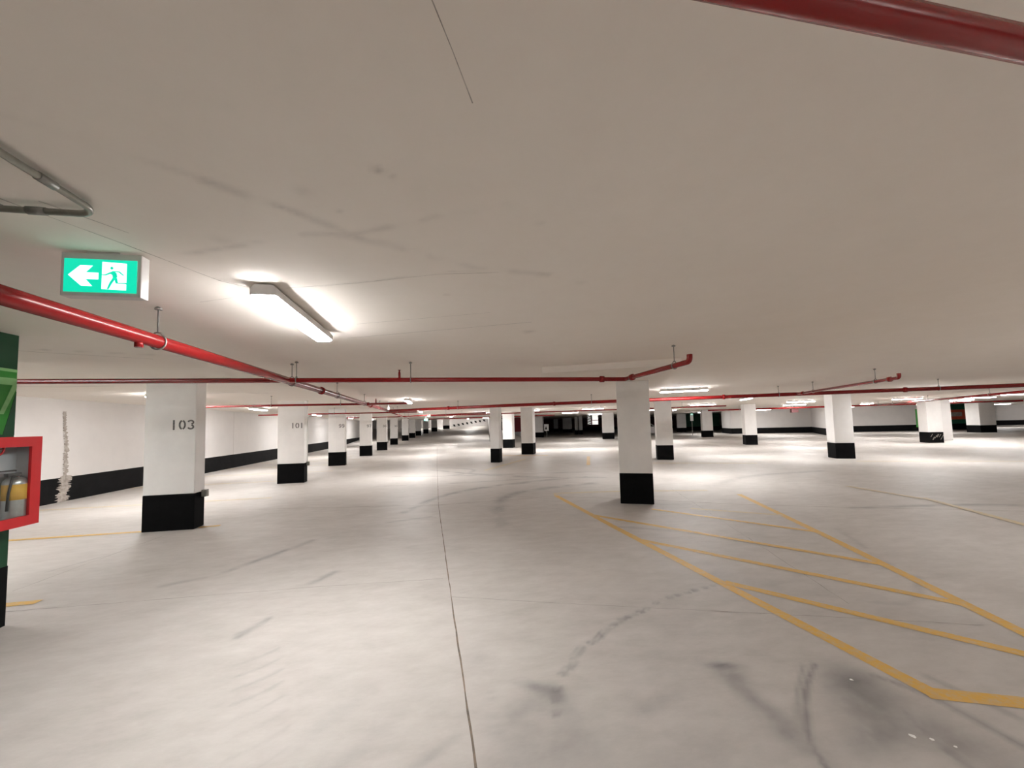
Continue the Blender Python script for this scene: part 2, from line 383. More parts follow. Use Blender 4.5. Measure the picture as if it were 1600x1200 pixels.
def ceil_stain(X, Y):
    n1, n2 = fbm(X, Y, 5.0), fbm(X, Y, 14.0)
    S = np.zeros_like(X)
    def line(pts, w, k, br=0.35):
        nonlocal S
        d = polydist(X, Y, pts)
        S = np.maximum(S, 0.85 * k * np.exp(-(d / w) ** 2) * np.clip((n1 - br - 0.12) * 5, 0.08, 1) * (0.3 + 1.3 * n2))
    line([(-0.82, 1.50), (-0.66, 1.62), (-0.56, 1.69), (-0.46, 1.78), (-0.36, 1.87)], 0.028, 0.34, 0.2)
    line([(-1.35, 2.20), (-0.95, 2.02), (-0.60, 1.86), (-0.36, 1.82), (0.05, 1.60), (0.3, 1.5)], 0.022, 0.28, 0.25)
    line([(-0.46, 1.84), (-0.30, 1.90), (-0.1, 1.98), (0.08, 2.10), (0.35, 2.16), (0.7, 2.2)], 0.035, 0.22, 0.2)
    line([(-0.95, 2.62), (-0.4, 2.42), (0.05, 2.22), (0.3, 2.18)], 0.012, 0.25, 0.3)
    line([(-1.3, 1.2), (-0.8, 1.5)], 0.02, 0.15, 0.3)
    line([(-1.5, 1.45), (-1.25, 1.35)], 0.03, 0.18, 0.2)
    for cx, cy, r, k in ((-0.205, 1.35, 0.018, 0.5), (-0.165, 1.385, 0.010, 0.4), (-0.50, 1.52, 0.03, 0.2), (-0.40, 1.64, 0.014, 0.3), (0.05, 2.62, 0.015, 0.35), (0.85, 3.6, 0.05, 0.3),
                         (0.45, 1.62, 0.02, 0.12), (0.9, 2.3, 0.03, 0.12), (-1.0, 1.98, 0.05, 0.12)):
        S = np.maximum(S, k * np.exp(-((X - cx) ** 2 + (Y - cy) ** 2) / r ** 2) * (0.4 + 1.2 * n2))
    line([(-7.8, 8.1), (-6.9, 8.4), (-6.0, 8.25)], 0.05, 0.5, 0.1); line([(-6.9, 7.3), (-5.2, 7.45)], 0.04, 0.4, 0.1); line([(-4.6, 4.6), (-3.3, 5.0), (-2.6, 5.2)], 0.02, 0.3, 0.1)
    line([(-5.4, 10.0), (-4.6, 9.8), (-4.1, 10.2)], 0.05, 0.45, 0.1)
    return S
cxs = fine(0, 0, -2.6, 1.6, 0.022, list(range(-18, -9, 3)) + list(np.arange(-9, -2.6, 0.08)) + [1.7, 2, 3, 4, 5, 7, 8.99, 9.0, 9.01] + list(range(12, 82, 5)))
cys = fine(0, 0, 0.3, 3.6, 0.022, [-16, -12, -8, -4, -2, 0] + list(np.arange(3.65, 11, 0.08)) + [12, 14, 18, 24, 32, 40, 50, 60, 72, 76, 84, 92, 104])
ceiling = struct(sheet('ceiling', cxs, cys, lambda x, y: CEIL, ceil_stain, 'ceiling', False, keep=lambda x, y: ~((x < 9.0) & (y > 50.0))))
ramp_ceiling = struct(sheet('ceiling_rise', np.array([-18.0, -4.0, 8.999]), np.array([50.0, 62.0, 76.0]), ceil_z, lambda X, Y: X * 0, 'ceiling', False))

def ribbon(name, pts, w, z, m, parent, jag=0.0, label=None):
    b = MB(); P = [Vector((p[0], p[1], 0)) for p in pts]; L = []
    if jag:
        Q = []
        for a, c in zip(P, P[1:]):
            n = max(1, int((c - a).length / 0.12)); d = (c - a).normalized(); nn = Vector((-d.y, d.x, 0))
            for i in range(n): Q.append(a + (c - a) * (i / n) + nn * random.uniform(-jag, jag))
        P = Q + [P[-1]]
    for i, p in enumerate(P):
        t = (P[min(i + 1, len(P) - 1)] - P[max(i - 1, 0)]).normalized(); n = Vector((-t.y, t.x, 0)); ww = w * (random.uniform(0.6, 1.3) if jag else 1)
        L += [p + n * ww / 2, p - n * ww / 2]
    up = z < 1.5
    vs = [(p.x, p.y, z) for p in L]
    fs = [((2 * i, 2 * i + 1, 2 * i + 3, 2 * i + 2) if up else (2 * i, 2 * i + 2, 2 * i + 3, 2 * i + 1)) for i in range(len(P) - 1)]
    o = b.add(vs, fs).build(name, m, parent)
    if label: o['label'] = label
    return o
def B2(a, b): p = PB(a, b); return (p.x, p.y)
# painted lines
for a, c, q in ((2.43, 2.023, 0.012), (2.287, 1.622, 0.014), (2.353, 1.587, 0.011), (2.41, 1.53, 0.008)):
    b = MB(); b.add([(a + q * math.cos(t * 0.9) * random.uniform(0.6, 1.2), c + q * math.sin(t * 0.9) * random.uniform(0.6, 1.2), 0.001) for t in range(7)], [tuple(range(7))]).build('paint_speck', 'signwhite', floor)
ZL = 0.0016
for k, (pts, w, m) in enumerate([
    ([(2.49, 8.33), (2.58, 5.6), (2.755, 1.80)], 0.105, 'yellow'), ([(6.20, 7.25), (5.1, 4.5), (4.12, 2.15), (3.80, 1.36)], 0.105, 'yellow'), ([(2.71, 1.845), (3.85, 1.36)], 0.105, 'yellow'),
    ([(2.72, 3.44), (3.77, 1.98), (3.98, 1.69)], 0.095, 'yellow'), ([(2.62, 4.90), (4.19, 2.71), (4.28, 2.58)], 0.095, 'yellow'), ([(2.57, 6.38), (4.53, 3.6), (4.63, 3.45)], 0.095, 'yellow'),
    ([(3.75, 6.52), (5.12, 4.6)], 0.09, 'yellow'), ([(4.42, 6.36), (5.5, 5.5)], 0.09, 'faded'), ([(2.50, 8.30), (2.54, 8.58), (3.03, 8.52), (3.91, 8.39), (5.9, 7.85)], 0.11, 'faded'),
    ([(-9.1, 4.6), (-3.86, 4.61)], 0.10, 'yellow'), ([(-9.1, 7.42), (-4.83, 7.42)], 0.10, 'yellow'), ([(-4.04, 7.46), (-3.74, 7.5)], 0.10, 'yellow'), ([(-9.1, 10.2), (-4.0, 10.2)], 0.10, 'faded'),
    ([(-9.1, 13.46), (-4.9, 13.46)], 0.12, 'faded'), ([(-9.1, 15.9), (-4.1, 15.9)], 0.12, 'faded'), ([(-9.1, 18.6), (-4.9, 18.6)], 0.12, 'faded'), ([(-9.1, 21.2), (-4.1, 21.2)], 0.12, 'faded'), ([(-9.1, 24), (-4.9, 24)], 0.12, 'faded'),
    ([B2(-1.25, 14.8), B2(-1.55, 18.6)], 0.14, 'yellow'), ([B2(5.49, 9.3), B2(5.41, 6.8)], 0.12, 'faded'), ([B2(5.42, 9.2), B2(4.9, 10.6)], 0.12, 'faded'), ([B2(-4.7, 12.9), B2(-4.3, 17.2)], 0.14, 'faded'), ([B2(8.7, 38.4), B2(11.5, 35.7)], 0.3, 'faded'),
    ([B2(1.1, 15.6), B2(4.6, 15.6)], 0.14, 'faded'), ([B2(-6.0, 19.2), B2(-3.6, 19.2)], 0.14, 'yellow'), ([B2(7.9, 16.4), B2(12.5, 16.4)], 0.14, 'faded')]):
    ribbon('painted_line', pts, w, ZL + 0.0002 * k, m, floor, label='rubbed pale yellow line' if m == 'faded' else None)
for pts, w, m in [
    ([(0.19, 0.9), (0.14, 1.9), (0.08, 3.53), (-0.07, 8.04), (-0.17, 15.5), (-0.3, 30)], 0.011, 'joint'),
    ([(-3.9, 8.85), (-0.65, 8.22), (-0.07, 8.10), (2.41, 8.25), (3.55, 7.63), (5.87, 6.17), (8.5, 5.0), (13, 2.8)], 0.012, 'joint'),
    ([(0.07, 3.76), (1.2, 3.33), (2.52, 2.85), (4.0, 2.3)], 0.006, 'crack'), ([(-4.1, 4.44), (-1.35, 4.33), (0.0, 4.22)], 0.007, 'crack'),
    ([(-4.41, 5.0), (-4.33, 6.6), (-4.3, 7.0)], 0.008, 'crack'), ([(5.3, 8.3), (5.14, 7.8), (3.87, 4.12), (3.4, 2.8)], 0.006, 'crack'), ([(-1.0, 7.2), (-0.1, 7.0)], 0.008, 'crack')]:
    ribbon('expansion_joint' if m == 'joint' else 'crack', pts, w, 0.0011, m, floor, jag=0.006 if m == 'crack' else 0.002)
for pts, w, m in [
    ([(-0.02, 0.74), (0.04, 0.88), (0.10, 1.02)], 0.0032, 'seam'), ([(-1.62, 1.72), (-1.47, 2.05), (-1.28, 2.52), (-1.16, 2.62)], 0.006, 'seam'),
    ([(-0.95, 2.60), (-0.5, 2.46), (0.0, 2.26), (0.35, 2.19)], 0.004, 'seam'), ([(-1.62, 2.95), (-1.2, 2.75), (-1.0, 2.65)], 0.004, 'seam'), ([(-0.7, 3.45), (0.4, 3.0)], 0.004, 'paleseam'), ([(-0.9, 4.0), (0.8, 3.25)], 0.006, 'paleseam'),
    ([(-5.1, 4.2), (-4.2, 4.9), (-3.4, 5.3)], 0.012, 'seam'), ([(-4.2, 3.6), (-3.6, 3.7)], 0.012, 'seam'), ([(-1.5, 1.72), (-1.36, 1.95)], 0.005, 'seam')]:
    ribbon('seam', pts, w, CEIL - 0.0012, m, ceiling, jag=0.002)

# ------------------------------------------------------------------ walls
BASE_H = 0.589
def wall(name, p0, p1, t, z0=0.0, z1=CEIL, m='white', base=True, base_m='wallblack', side=1):
    """wall from p0 to p1 (its visible face), t thick away from the view on the side given; black painted base"""
    p0, p1 = Vector((*p0[:2], 0)), Vector((*p1[:2], 0)); d = (p1 - p0); L = d.length; rz = math.atan2(d.y, d.x)
    y0, y1 = (0, t) if side > 0 else (-t, 0)
    o = MB().box(0, L, y0, y1, z0 + (BASE_H if base else 0), z1).build(name, m); o.location = p0; o.rotation_euler = (0, 0, rz)
    struct(o)
    if base: MB().box(-0.003, L + 0.003, y0 - 0.003, y1 + 0.003, z0, z0 + BASE_H).build('black_base', base_m, o)
    return o
wl = wall('wall_left', (-9.12, -14), (-9.12, 47), 0.3, side=1)
# the column of bare, unpainted concrete on the left wall (local x runs along +Y, face towards -y local)
def rough_strip():
    b = MB(); n = 130; L = []
    for i in range(n + 1):
        z = 2.2 * i / n; k = 0.5 + 0.5 * (1 - z / 2.2)
        c = 25.33 + 0.07 * math.sin(z * 2.1) + (0.05 if z > 1.2 else 0)
        a = (0.10 if z < 0.62 else 0.05 - 0.015 * z / 2.2) * (0.7 + 0.6 * k)
        L.append((c - a * random.uniform(0.45, 1.7), c + a * random.uniform(0.45, 1.7), z))
    vs = []
    for a, c, z in L: vs += [(a, -0.006, z + 0.004), (c, -0.006, z + 0.004)]
    return b.add(vs, [(2 * i, 2 * i + 1, 2 * i + 3, 2 * i + 2) for i in range(n)])
s = rough_strip().build('bare_strip', 'raw', wl); s['label'] = 'ragged vertical strip of bare grey concrete'
MB().box(33.2, 33.212, -0.003, 0.0, BASE_H, CEIL - 0.02).build('panel_joint', 'paleseam', wl)
MB().box(30.6, 30.612, -0.003, 0.0, BASE_H, CEIL - 0.02).build('panel_joint', 'paleseam', wl)
wall('wall_left_recess', (-15.5, 46.9), (-15.5, 76), 0.3, m='white', z1=3.5)
wall('wall_left_return', (-15.5, 47.0), (-9.42, 47.0), 0.2, side=-1, z1=CEIL)
wall('wall_behind', (-16, -14), (78, -14), 0.3, side=-1)
wall('wall_east', (78, -14), (78, 100), 0.3, side=-1)
wall('wall_ramp_end', (-15.5, 72.5), (9.2, 72.5), 0.4, z0=1.2, z1=3.4, base=False)
wall('wall_ramp_side', (4.75, 38.2), (8.75, 72.4), 0.25, z0=0.0, z1=3.3, base=False, side=-1)
# black base of the ramp wall follows the slope
def sloped_base():
    L = math.hypot(4.0, 34.2); b = MB()
    za, zb = 0.0, (72.4 - 38.5) * 0.042
    vs = [(0, 0.004, za), (L, 0.004, zb), (L, 0.004, zb + 0.55), (0, 0.004, za + 0.55), (0, -0.02, za), (L, -0.02, zb), (L, -0.02, zb + 0.55), (0, -0.02, za + 0.55)]
    return b.add(vs, [(0, 1, 2, 3), (7, 6, 5, 4), (0, 3, 7, 4), (1, 5, 6, 2), (3, 2, 6, 7), (0, 4, 5, 1)])
sloped_base().build('black_base', 'wallblack', bpy.data.objects['wall_ramp_side'])
# white block that closes the far side, with a fin that stands out from it
wall('wall_far', PB(11.4, 46.3), PB(27.8, 46.3), 4.0, side=1)
wall('wall_fin', PB(18.8, 46.3), PB(16.7, 38.5), 0.3, side=1)
wall('wall_north', PB(-26.0, 84.0), PB(11.4, 84.0), 0.3, m='maroon')
wall('wall_north_east', PB(11.4, 70.0), PB(60.0, 70.0), 0.3, m='white')
wall('wall_far_east', PB(44.0, 61.5), PB(56.0, 61.5), 0.5)
wall('wall_far_east_return', PB(44.0, 66.0), PB(44.0, 61.5), 0.4, m='dullgreen', side=1)
wall('wall_core_far', PB(8.6, 63.0), PB(14.0, 63.0), 0.4, m='dullgreen')
wall('wall_core_east', PB(29.6, 48.0), PB(33.6, 48.0), 0.4, m='dullgreen')

# green stair core near the camera: its long face looks across the aisle
GX, GYE = -3.68, 4.115
core = MB().box(-8.2, GX, -6.0, GYE, 0.5, CEIL).build('wall_core', 'green'); struct(core)
MB().box(-8.2, GX + 0.003, -6.0, GYE + 0.003, 0.0, 0.5).build('black_base', 'wallblack', core)
def onface(u, v, w): return (GX + 0.002 + w, u, v)
MB().prism([(2.2, 1.72), (4.112, 1.62), (4.112, 2.175), (2.2, 2.20)], 0.001, onface).build('painted_graphic', 'brightgreen', core)['label'] = 'bright green band of the wall graphic'
MB().prism([(2.2, 2.195), (4.112, 2.17), (4.112, 2.195), (2.2, 2.222)], 0.002, onface).build('painted_graphic', 'palegreen', core)['label'] = 'thin pale green stripe of the wall graphic'
MB().prism([(2.2, 2.06), (4.112, 2.055), (4.112, 2.115), (2.2, 2.125)], 0.002, onface).build('painted_graphic', 'palegreen', core)['label'] = 'broad pale green stripe of the wall graphic'
MB().prism([(3.985, 1.80), (4.02, 1.80), (4.112, 2.03), (4.112, 2.06), (4.08, 2.06)], 0.003, onface).build('painted_graphic', 'palegreen', core)['label'] = 'slanting pale green stroke of the wall graphic'
MB().prism([(4.02, 1.62), (4.112, 1.62), (4.112, 2.0)], 0.003, onface).build('painted_graphic', 'green', core)

# ------------------------------------------------------------------ columns
def arcpts(cx, cz, rx, rz, a0, a1, n=10):
    return [(cx + rx * math.cos(math.radians(a0 + (a1 - a0) * i / n)), cz + rz * math.sin(math.radians(a0 + (a1 - a0) * i / n))) for i in range(n + 1)]
def digit(b, ch, x, z, w, h, s, fr):
    """stencilled figure: strokes with the gaps a stencil leaves"""
    def stroke(pts):
        out, inn = [], []
        for i, (px, pz) in enumerate(pts):
            a, c = pts[max(i - 1, 0)], pts[min(i + 1, len(pts) - 1)]
            tx, tz = c[0] - a[0], c[1] - a[1]; l = math.hypot(tx, tz) or 1
            out.append((px - tz / l * s / 2, pz + tx / l * s / 2)); inn.append((px + tz / l * s / 2, pz - tx / l * s / 2))
        for i in range(len(pts) - 1):
            b.prism([out[i], inn[i], inn[i + 1], out[i + 1]], 0.0015, fr)
    cx, cz, rx, rz = x + w / 2, z + h / 2, w / 2 - s / 2, h / 2 - s / 2
    if ch == '1': stroke([(cx, z), (cx, z + h)])
    elif ch == '0': stroke(arcpts(cx, cz, rx, rz, 100, 260)); stroke(arcpts(cx, cz, rx, rz, -80, 80))
    elif ch == '3':
        stroke(arcpts(cx, z + h * 0.74, rx, h * 0.26 - s / 2, 165, -75)); stroke(arcpts(cx, z + h * 0.27, rx, h * 0.27 - s / 2, 75, -165))
    elif ch == '9':
        stroke(arcpts(cx, z + h * 0.68, rx, h * 0.32 - s / 2, 10, 350)); stroke([(x + w - s / 2, z + h * 0.6), (x + w - s / 2, z + h * 0.3), (cx, z + s / 2), (x + s / 2, z + s)])
    elif ch == '7': stroke([(x, z + h - s / 2), (x + w - s / 2, z + h - s / 2), (cx, z)])
    elif ch == '5':
        stroke([(x + w, z + h - s / 2), (x + s / 2, z + h - s / 2), (x + s / 2, z + h * 0.55)]); stroke(arcpts(cx, z + h * 0.32, rx, h * 0.30 - s / 2, 120, -160))
COLS = {}
def column(label, loc, rz, w, d, top=CEIL, z0=0.0, number=None, box=None, conduit=False, drop=None, base_h=BASE_H, group='white columns with black bases'):
    """front left corner at the origin, front face looks along local -y"""
    t = thing('concrete_column', label, 'column', (loc[0], loc[1], z0), rz, group)
    H = min(top, top if z0 else CEIL - 0.0008) - z0
    MB().box(0, w, 0, d, base_h, H).build('shaft', 'column', t, bevel=0.012)
    MB().box(-0.002, w + 0.002, -0.002, d + 0.002, 0, base_h).build('black_base', 'black', t, bevel=0.01)
    if number:
        n = len(number); dw, dh = 0.105, 0.165; x = w - 0.005 - 0.125 * n
        for ch in number:
            b = MB(); digit(b, ch, x, 1.655, dw, dh, 0.026, lambda u, v, q: (u, -0.001 - q, v)); x += 0.125
            b.build('stencilled_numeral', 'stencil', t)
    if box:
        jb = MB().box(w + 0.002, w + 0.075, d - 0.10, d - 0.01, box, box + 0.12).build('outlet_box', 'steel', t, bevel=0.006)
        MB().box(w + 0.075, w + 0.079, d - 0.085, d - 0.025, box + 0.02, box + 0.10).build('cover_plate', 'conduit', jb)
    if conduit: MB().tube([(w + 0.016, d - 0.05, box + 0.12), (w + 0.016, d - 0.05, H)], 0.011, 8).build('riser_conduit', 'column', t, True)
    if drop:
        x0, x1, y0, y1 = drop
        b = MB().box(x0, x1, y0, y1, H, CEIL - z0 - 0.0005); b.build('drop_panel', 'ceiling', t)
    return t
TOPZ = CEIL - 0.0008
def colB(label, a, b, w, d=None, **k): return column(label, PB(a, b), RB, w, d or w, **k)
yA = [7.35, 12.75, 18.05, 23.64, 28.96, 37.67]; xA = [-4.81, -4.86, -4.85, -4.66, -4.54, -4.70]; wA = [0.75, 0.75, 0.69, 0.67, 0.70, 0.67]
labA = ['white column numbered 103, black base, grey outlet box on its side', 'white column numbered 101 with thin riser conduit, next beyond column 103',
        'white column third along the row that begins with number 103', 'white column fourth along the numbered row by the long black-based wall',
        'white column fifth along the numbered row, past the end of the white wall', 'white column sixth along the numbered row, after the widest gap']
nums = ['103', '101', '99', '97', '95', '93']
for k in range(6):
    column(labA[k], (xA[k], yA[k]), 0, wA[k], 0.28, number=nums[k], box=0.50 if k < 2 or k == 4 else None, conduit=(k == 1), top=CEIL)
for k, (px, y, w) in enumerate(((-4.10, 42.5, 0.68), (-3.67, 46.5, 0.68), (-3.18, 50.5, 0.68), (-2.42, 54.5, 0.72), (-1.4, 59.0, 0.85), (0.35, 66.0, 1.1))):
    column(['distant white column at the foot of the rise, seventh in the numbered row', 'distant white column eighth in the numbered row, on the rising floor',
            'distant grey-looking column ninth in the numbered row', 'distant column behind the small hanging exit sign', 'dim distant column next beyond the one behind the small exit sign',
            'farthest dim column of the numbered row, before the white end wall'][k], (px, y), 0, w, 0.3, z0=floor_z(0, y), top=ceil_z(0, y))
colB('white column beside the yellow hatched bay, drop panel above it', -0.07, 7.92, 0.62, top=2.40, drop=(-1.10, 0.95, -1.95, 1.6))
colB('square white column behind the hatched-bay column, under the long strip light', 1.39, 16.99, 0.63)
colB('square white column with yellow paint at its foot, beside the slender column', -5.17, 19.96, 0.64)
colB('square white column before the black-based far wall, third back from the hatched bay', 7.31, 26.61, 0.64)
colB('big square white column hiding the fin of the far wall', 7.79, 17.43, 0.61)
colB('slender white column left of the column with yellow paint at its foot', -5.44, 15.70, 0.40, 0.40)
colB('white column standing just behind the slender column', -7.92, 25.51, 0.70, 0.6)
colB('white column at the mouth of the dark area, with a small warning sign beside it', -9.94, 44.98, 0.95, 0.7)
colB('white column framed by the hatched-bay column and the dark area', -1.76, 37.82, 1.1, 0.7)
colB('white column right of the dark green core with scuffed black base', 7.23, 38.90, 0.85, 0.9)
colB('shaded grey column in front of the dark green core', 7.25, 55.66, 1.1, 0.8)
colB('white column with a scratched black base in front of the plain partition', 16.36, 26.83, 0.66, 0.7)
colB('broad white column right of the orange and green wall graphic', 27.64, 39.83, 1.0, 1.3)
colB('pair-standing dim column in the dark area, the nearer and slimmer of two', -6.30, 54.60, 0.45, 0.5)
colB('dim slim column in the dark area, right beside another slim one', -5.65, 54.00, 0.45, 0.5)
colB('wide dim column in the middle of the dark area', -9.60, 65.50, 1.5, 0.7)
colB('faintest dim column at the back of the dark area', -12.6, 74.0, 0.8, 0.7)
# scuffs on the scratched base
t = [o for o in COL.objects if o.get('label', '').startswith('white column with a scratched')][0]
b = MB()
for i in range(9):
    x = 0.08 + 0.06 * i + random.uniform(-0.02, 0.02); z = random.uniform(0.1, 0.35)
    b.prism([(x, z), (x + 0.012, z - 0.005), (x + 0.10, z + 0.16), (x + 0.085, z + 0.16)], 0.0015, lambda u, v, q: (u, -0.0045 - q, v))
b.build('scuff_marks', 'raw', t)

# ------------------------------------------------------------------ strip lights
def make_light():
    t = thing('strip_light', '', 'ceiling light', (0, 0, 0), 0, 'strip lights on the ceiling')
    L, w = 0.62, 0.070
    prof = [(-0.052, 0.0), (0.052, 0.0), (0.074, -0.026), (0.074, -0.068), (-0.074, -0.068), (-0.074, -0.026)]
    b = MB(); b.prism(prof, 2 * L, lambda u, v, q: (q - L, u, v)); h = b.build('housing', 'housing', t, bevel=0.004)
    e = 0.03
    d = MB(); sec = [(-w, -0.068), (w, -0.068), (w * 0.97, -0.076), (w * 0.7, -0.088), (-w * 0.7, -0.088), (-w * 0.97, -0.076)]
    n = len(sec)
    rings = []
    for x, k in ((-L, 0.55), (-L + e, 1.0), (L - e, 1.0), (L, 0.55)):
        rings.append([(x, u * (0.9 if k < 1 else 1), -0.068 + (v + 0.068) * k) for u, v in sec])
    fs = [tuple(range(n))] + [tuple(3 * n + i for i in range(n - 1, -1, -1))]
    for i in range(3):
        for j in range(n): fs.append((i * n + j, (i + 1) * n + j, (i + 1) * n + (j + 1) % n, i * n + (j + 1) % n))
    d.add([p for g in rings for p in g], fs).build('diffuser', 'lamp', t)
    for x in (-0.42, 0.42): MB().box(x - 0.015, x + 0.015, -0.03, 0.03, 0.0, 0.012).build('mounting_clip', 'steel', t)
    return t
LZ = CEIL - 0.012
lamp0 = make_light(); first = [True]; second = [True]
dim_mesh = []
def lamp(x, y, rz, label, z=None):
    o = place_lamp(x, y, rz, label, z)
    full = y < 0 or (x > 5 and y < 3) or 'nearest the green' in label
    if not full:
        for c in o.children:
            if c.name.startswith('diffuser'):
                if not dim_mesh:
                    dim_mesh.append(c.data.copy()); dim_mesh[0].materials[0] = MAT['blamp']
                c.data = dim_mesh[0]
    return o
def place_lamp(x, y, rz, label, z=None):
    zz = LZ if z is None else z
    if first[0]:
        first[0] = False; lamp0.location = (x, y, zz); lamp0.rotation_euler = (0, 0, rz); lamp0['label'] = label; return lamp0
    if second[0]:
        second[0] = False; lamp0.location = (x, y, zz); lamp0.rotation_euler = (0, 0, rz); lamp0['label'] = label; return lamp0
    return dup(lamp0, (x, y, zz), rz, label)
Q = math.pi / 2
near = lamp(-1.045, 3.13, Q, 'large lit strip light on the ceiling nearest the green exit sign')
for c in near.children:
    if c.name.startswith('diffuser'):
        own = c.copy(); own.data = c.data.copy(); own.data.materials[0] = MAT['nearlamp']; COL.objects.link(own); own.parent = near
        lamp0 = near.copy(); COL.objects.link(lamp0)
        for k in list(near.children):
            if k is not own:
                kk = k if k is c else k.copy()
                if kk is not k: COL.objects.link(kk)
                kk.parent = lamp0
        break
lamp(-1.03, 12.9, Q, 'strip light over the aisle where the third branch pipe ends')
lamp(-1.08, 21.6, Q, 'strip light over the aisle past the pipe elbow')
lamp(0.9, 34.7, Q, 'small distant strip light over the aisle beyond the small exit sign')
lamp(-6.35, 10.4, Q, 'strip light over the stalls just behind column 103')
lamp(-6.85, 16.2, Q, 'glaring strip light over the stalls between columns 103 and 101')
lamp(-6.95, 23.6, Q, 'strip light over the stalls behind column 101')
p = PB(1.74, 11.75); lamp(p.x, p.y, RB, 'long strip light over the second column back from the hatched bay')
p = PB(4.35, 23.1); lamp(p.x, p.y, RB, 'strip light between the column under the long light and the far green core')
p = PB(5.1, 18.2); lamp(p.x, p.y, RB + Q, 'strip light seen end-on above the column before the far wall')
p = PB(9.2, 23.7); lamp(p.x, p.y, RB, 'nearer strip light of the close pair before the far wall')
p = PB(11.0, 29.3); lamp(p.x, p.y, RB, 'farther strip light of the close pair before the far wall')
p = PB(14.6, 25.2); lamp(p.x, p.y, RB, 'broad strip light before the column with the scratched base')
p = PB(10.1, 16.6); lamp(p.x, p.y, RB, 'strip light touching the long red pipe, right of the big square column')
p = PB(19.0, 27.2); lamp(p.x, p.y, RB, 'strip light above the broad white column')
p = PB(18.1, 23.9); lamp(p.x, p.y, RB, 'strip light cut by the right edge of the view')
p = PB(20.4, 30.6); lamp(p.x, p.y, RB, 'small strip light above the orange and green wall graphic')
p = PB(-3.9, 30.9); lamp(p.x, p.y, RB, 'strip light at the front of the dark area')
p = PB(-1.6, 23.6); lamp(p.x, p.y, RB, 'strip light left of the hatched-bay column, before the dark area')
p = PB(2.2, 30.3); lamp(p.x, p.y, RB, 'small strip light between the hatched-bay column and the one behind it')
p = PB(-4.95, 22.8); lamp(p.x, p.y, RB + Q, 'strip light end-on beside the column with yellow at its foot')
p = PB(4.1, 32.7); lamp(p.x, p.y, RB + Q, 'tiny strip light in front of the shaded grey column')
p = PB(16.8, 33.0); lamp(p.x, p.y, RB + Q, 'strip light end-on by the far wall, right of the big square column')
p = PB(-9.0, 24.0); lamp(p.x, p.y, RB, 'strip light behind the slender white column')
p = PB(-14.2, 40.5); lamp(p.x, p.y, RB, 'strip light behind the slender column, before the red door')
p = PB(8.6, 47.5); lamp(p.x, p.y, RB + Q, 'strip light over the floor before the dark green core')
p = PB(14.0, 39.0); lamp(p.x, p.y, RB, 'strip light washing the black-based far wall')
p = PB(25.0, 41.0); lamp(p.x, p.y, RB, 'strip light washing the far wall near the orange graphic')
p = PB(38.0, 52.0); lamp(p.x, p.y, RB, 'strip light before the white wall at the edge of the view')
p = PB(-2.4, 38.9); lamp(p.x, p.y, RB, 'strip light right in front of the white two-piece sign')
lamp(3.2, 46.0, Q, 'strip light over the rising floor', z=CEIL - 0.012)
lamp(4.5, 63.0, 0, 'strip light before the white end wall with slanted black blocks', z=ceil_z(0, 63) - 0.012)
lamp(-0.9, 29.6, Q, 'strip light over the aisle just before the small exit sign')
lamp(-7.0, 41.0, Q, 'strip light over the far end of the stalls, by the end of the white wall')
lamp(-7.0, 32.0, Q, 'strip light over the far stalls behind the fourth numbered column')
lamp(0.5, 69.8, 0, 'added strip light close to the white end wall, above the lower black blocks', z=ceil_z(0, 69.8) - 0.012)  # added to brighten the white end wall
lamp(6.2, 69.8, 0, 'added strip light close to the white end wall, above the upper black blocks', z=ceil_z(0, 69.8) - 0.012)  # also added for the end wall's brightness
p = PB(47.0, 57.0); lamp(p.x, p.y, RB, 'added strip light in front of the wall at the extreme edge of the view')  # added just out of frame to light the wall here
p = PB(20.0, 42.5); lamp(p.x, p.y, RB, 'added strip light close along the far wall, right of the fin')  # added to wash the far wall with light
p = PB(13.5, 43.0); lamp(p.x, p.y, RB, 'added strip light close along the far wall, left of the fin')  # added likewise for the left stretch of the far wall
lamp(-3.0, 67.0, 0, 'added strip light over the far end of the rising floor', z=ceil_z(0, 67) - 0.012)  # added to lift the brightness at the ramp's end
lamp(-1.03, -4.6, Q, 'added strip light over the aisle behind the viewpoint')  # added out of frame to balance the exposure
lamp(-6.6, 5.2, Q, 'added unseen strip light over the stalls behind the green wall')  # unseen lamp, added for the light on the near stalls
lamp(-6.6, -1.5, Q, 'added unseen strip light over the stalls far behind the green wall')  # unseen lamp, added to raise the ambient light
lamp(4.4, -3.2, Q, 'added strip light behind the viewpoint, to the side')  # added out of frame as ambient fill
p = PB(6.9, 4.2); lamp(p.x, p.y, RB, 'added strip light behind the hatched bay, outside the view')  # added out of view to lift the light on the right
p = PB(22.5, 13.0); lamp(p.x, p.y, RB, 'added strip light far off to the side, outside the view')  # added to light the dark area beyond the frame
p = PB(12.0, 7.0); lamp(p.x, p.y, RB, 'added unseen strip light off to the side of the hatched bay')  # unseen lamp, added for the brighter floor at the right

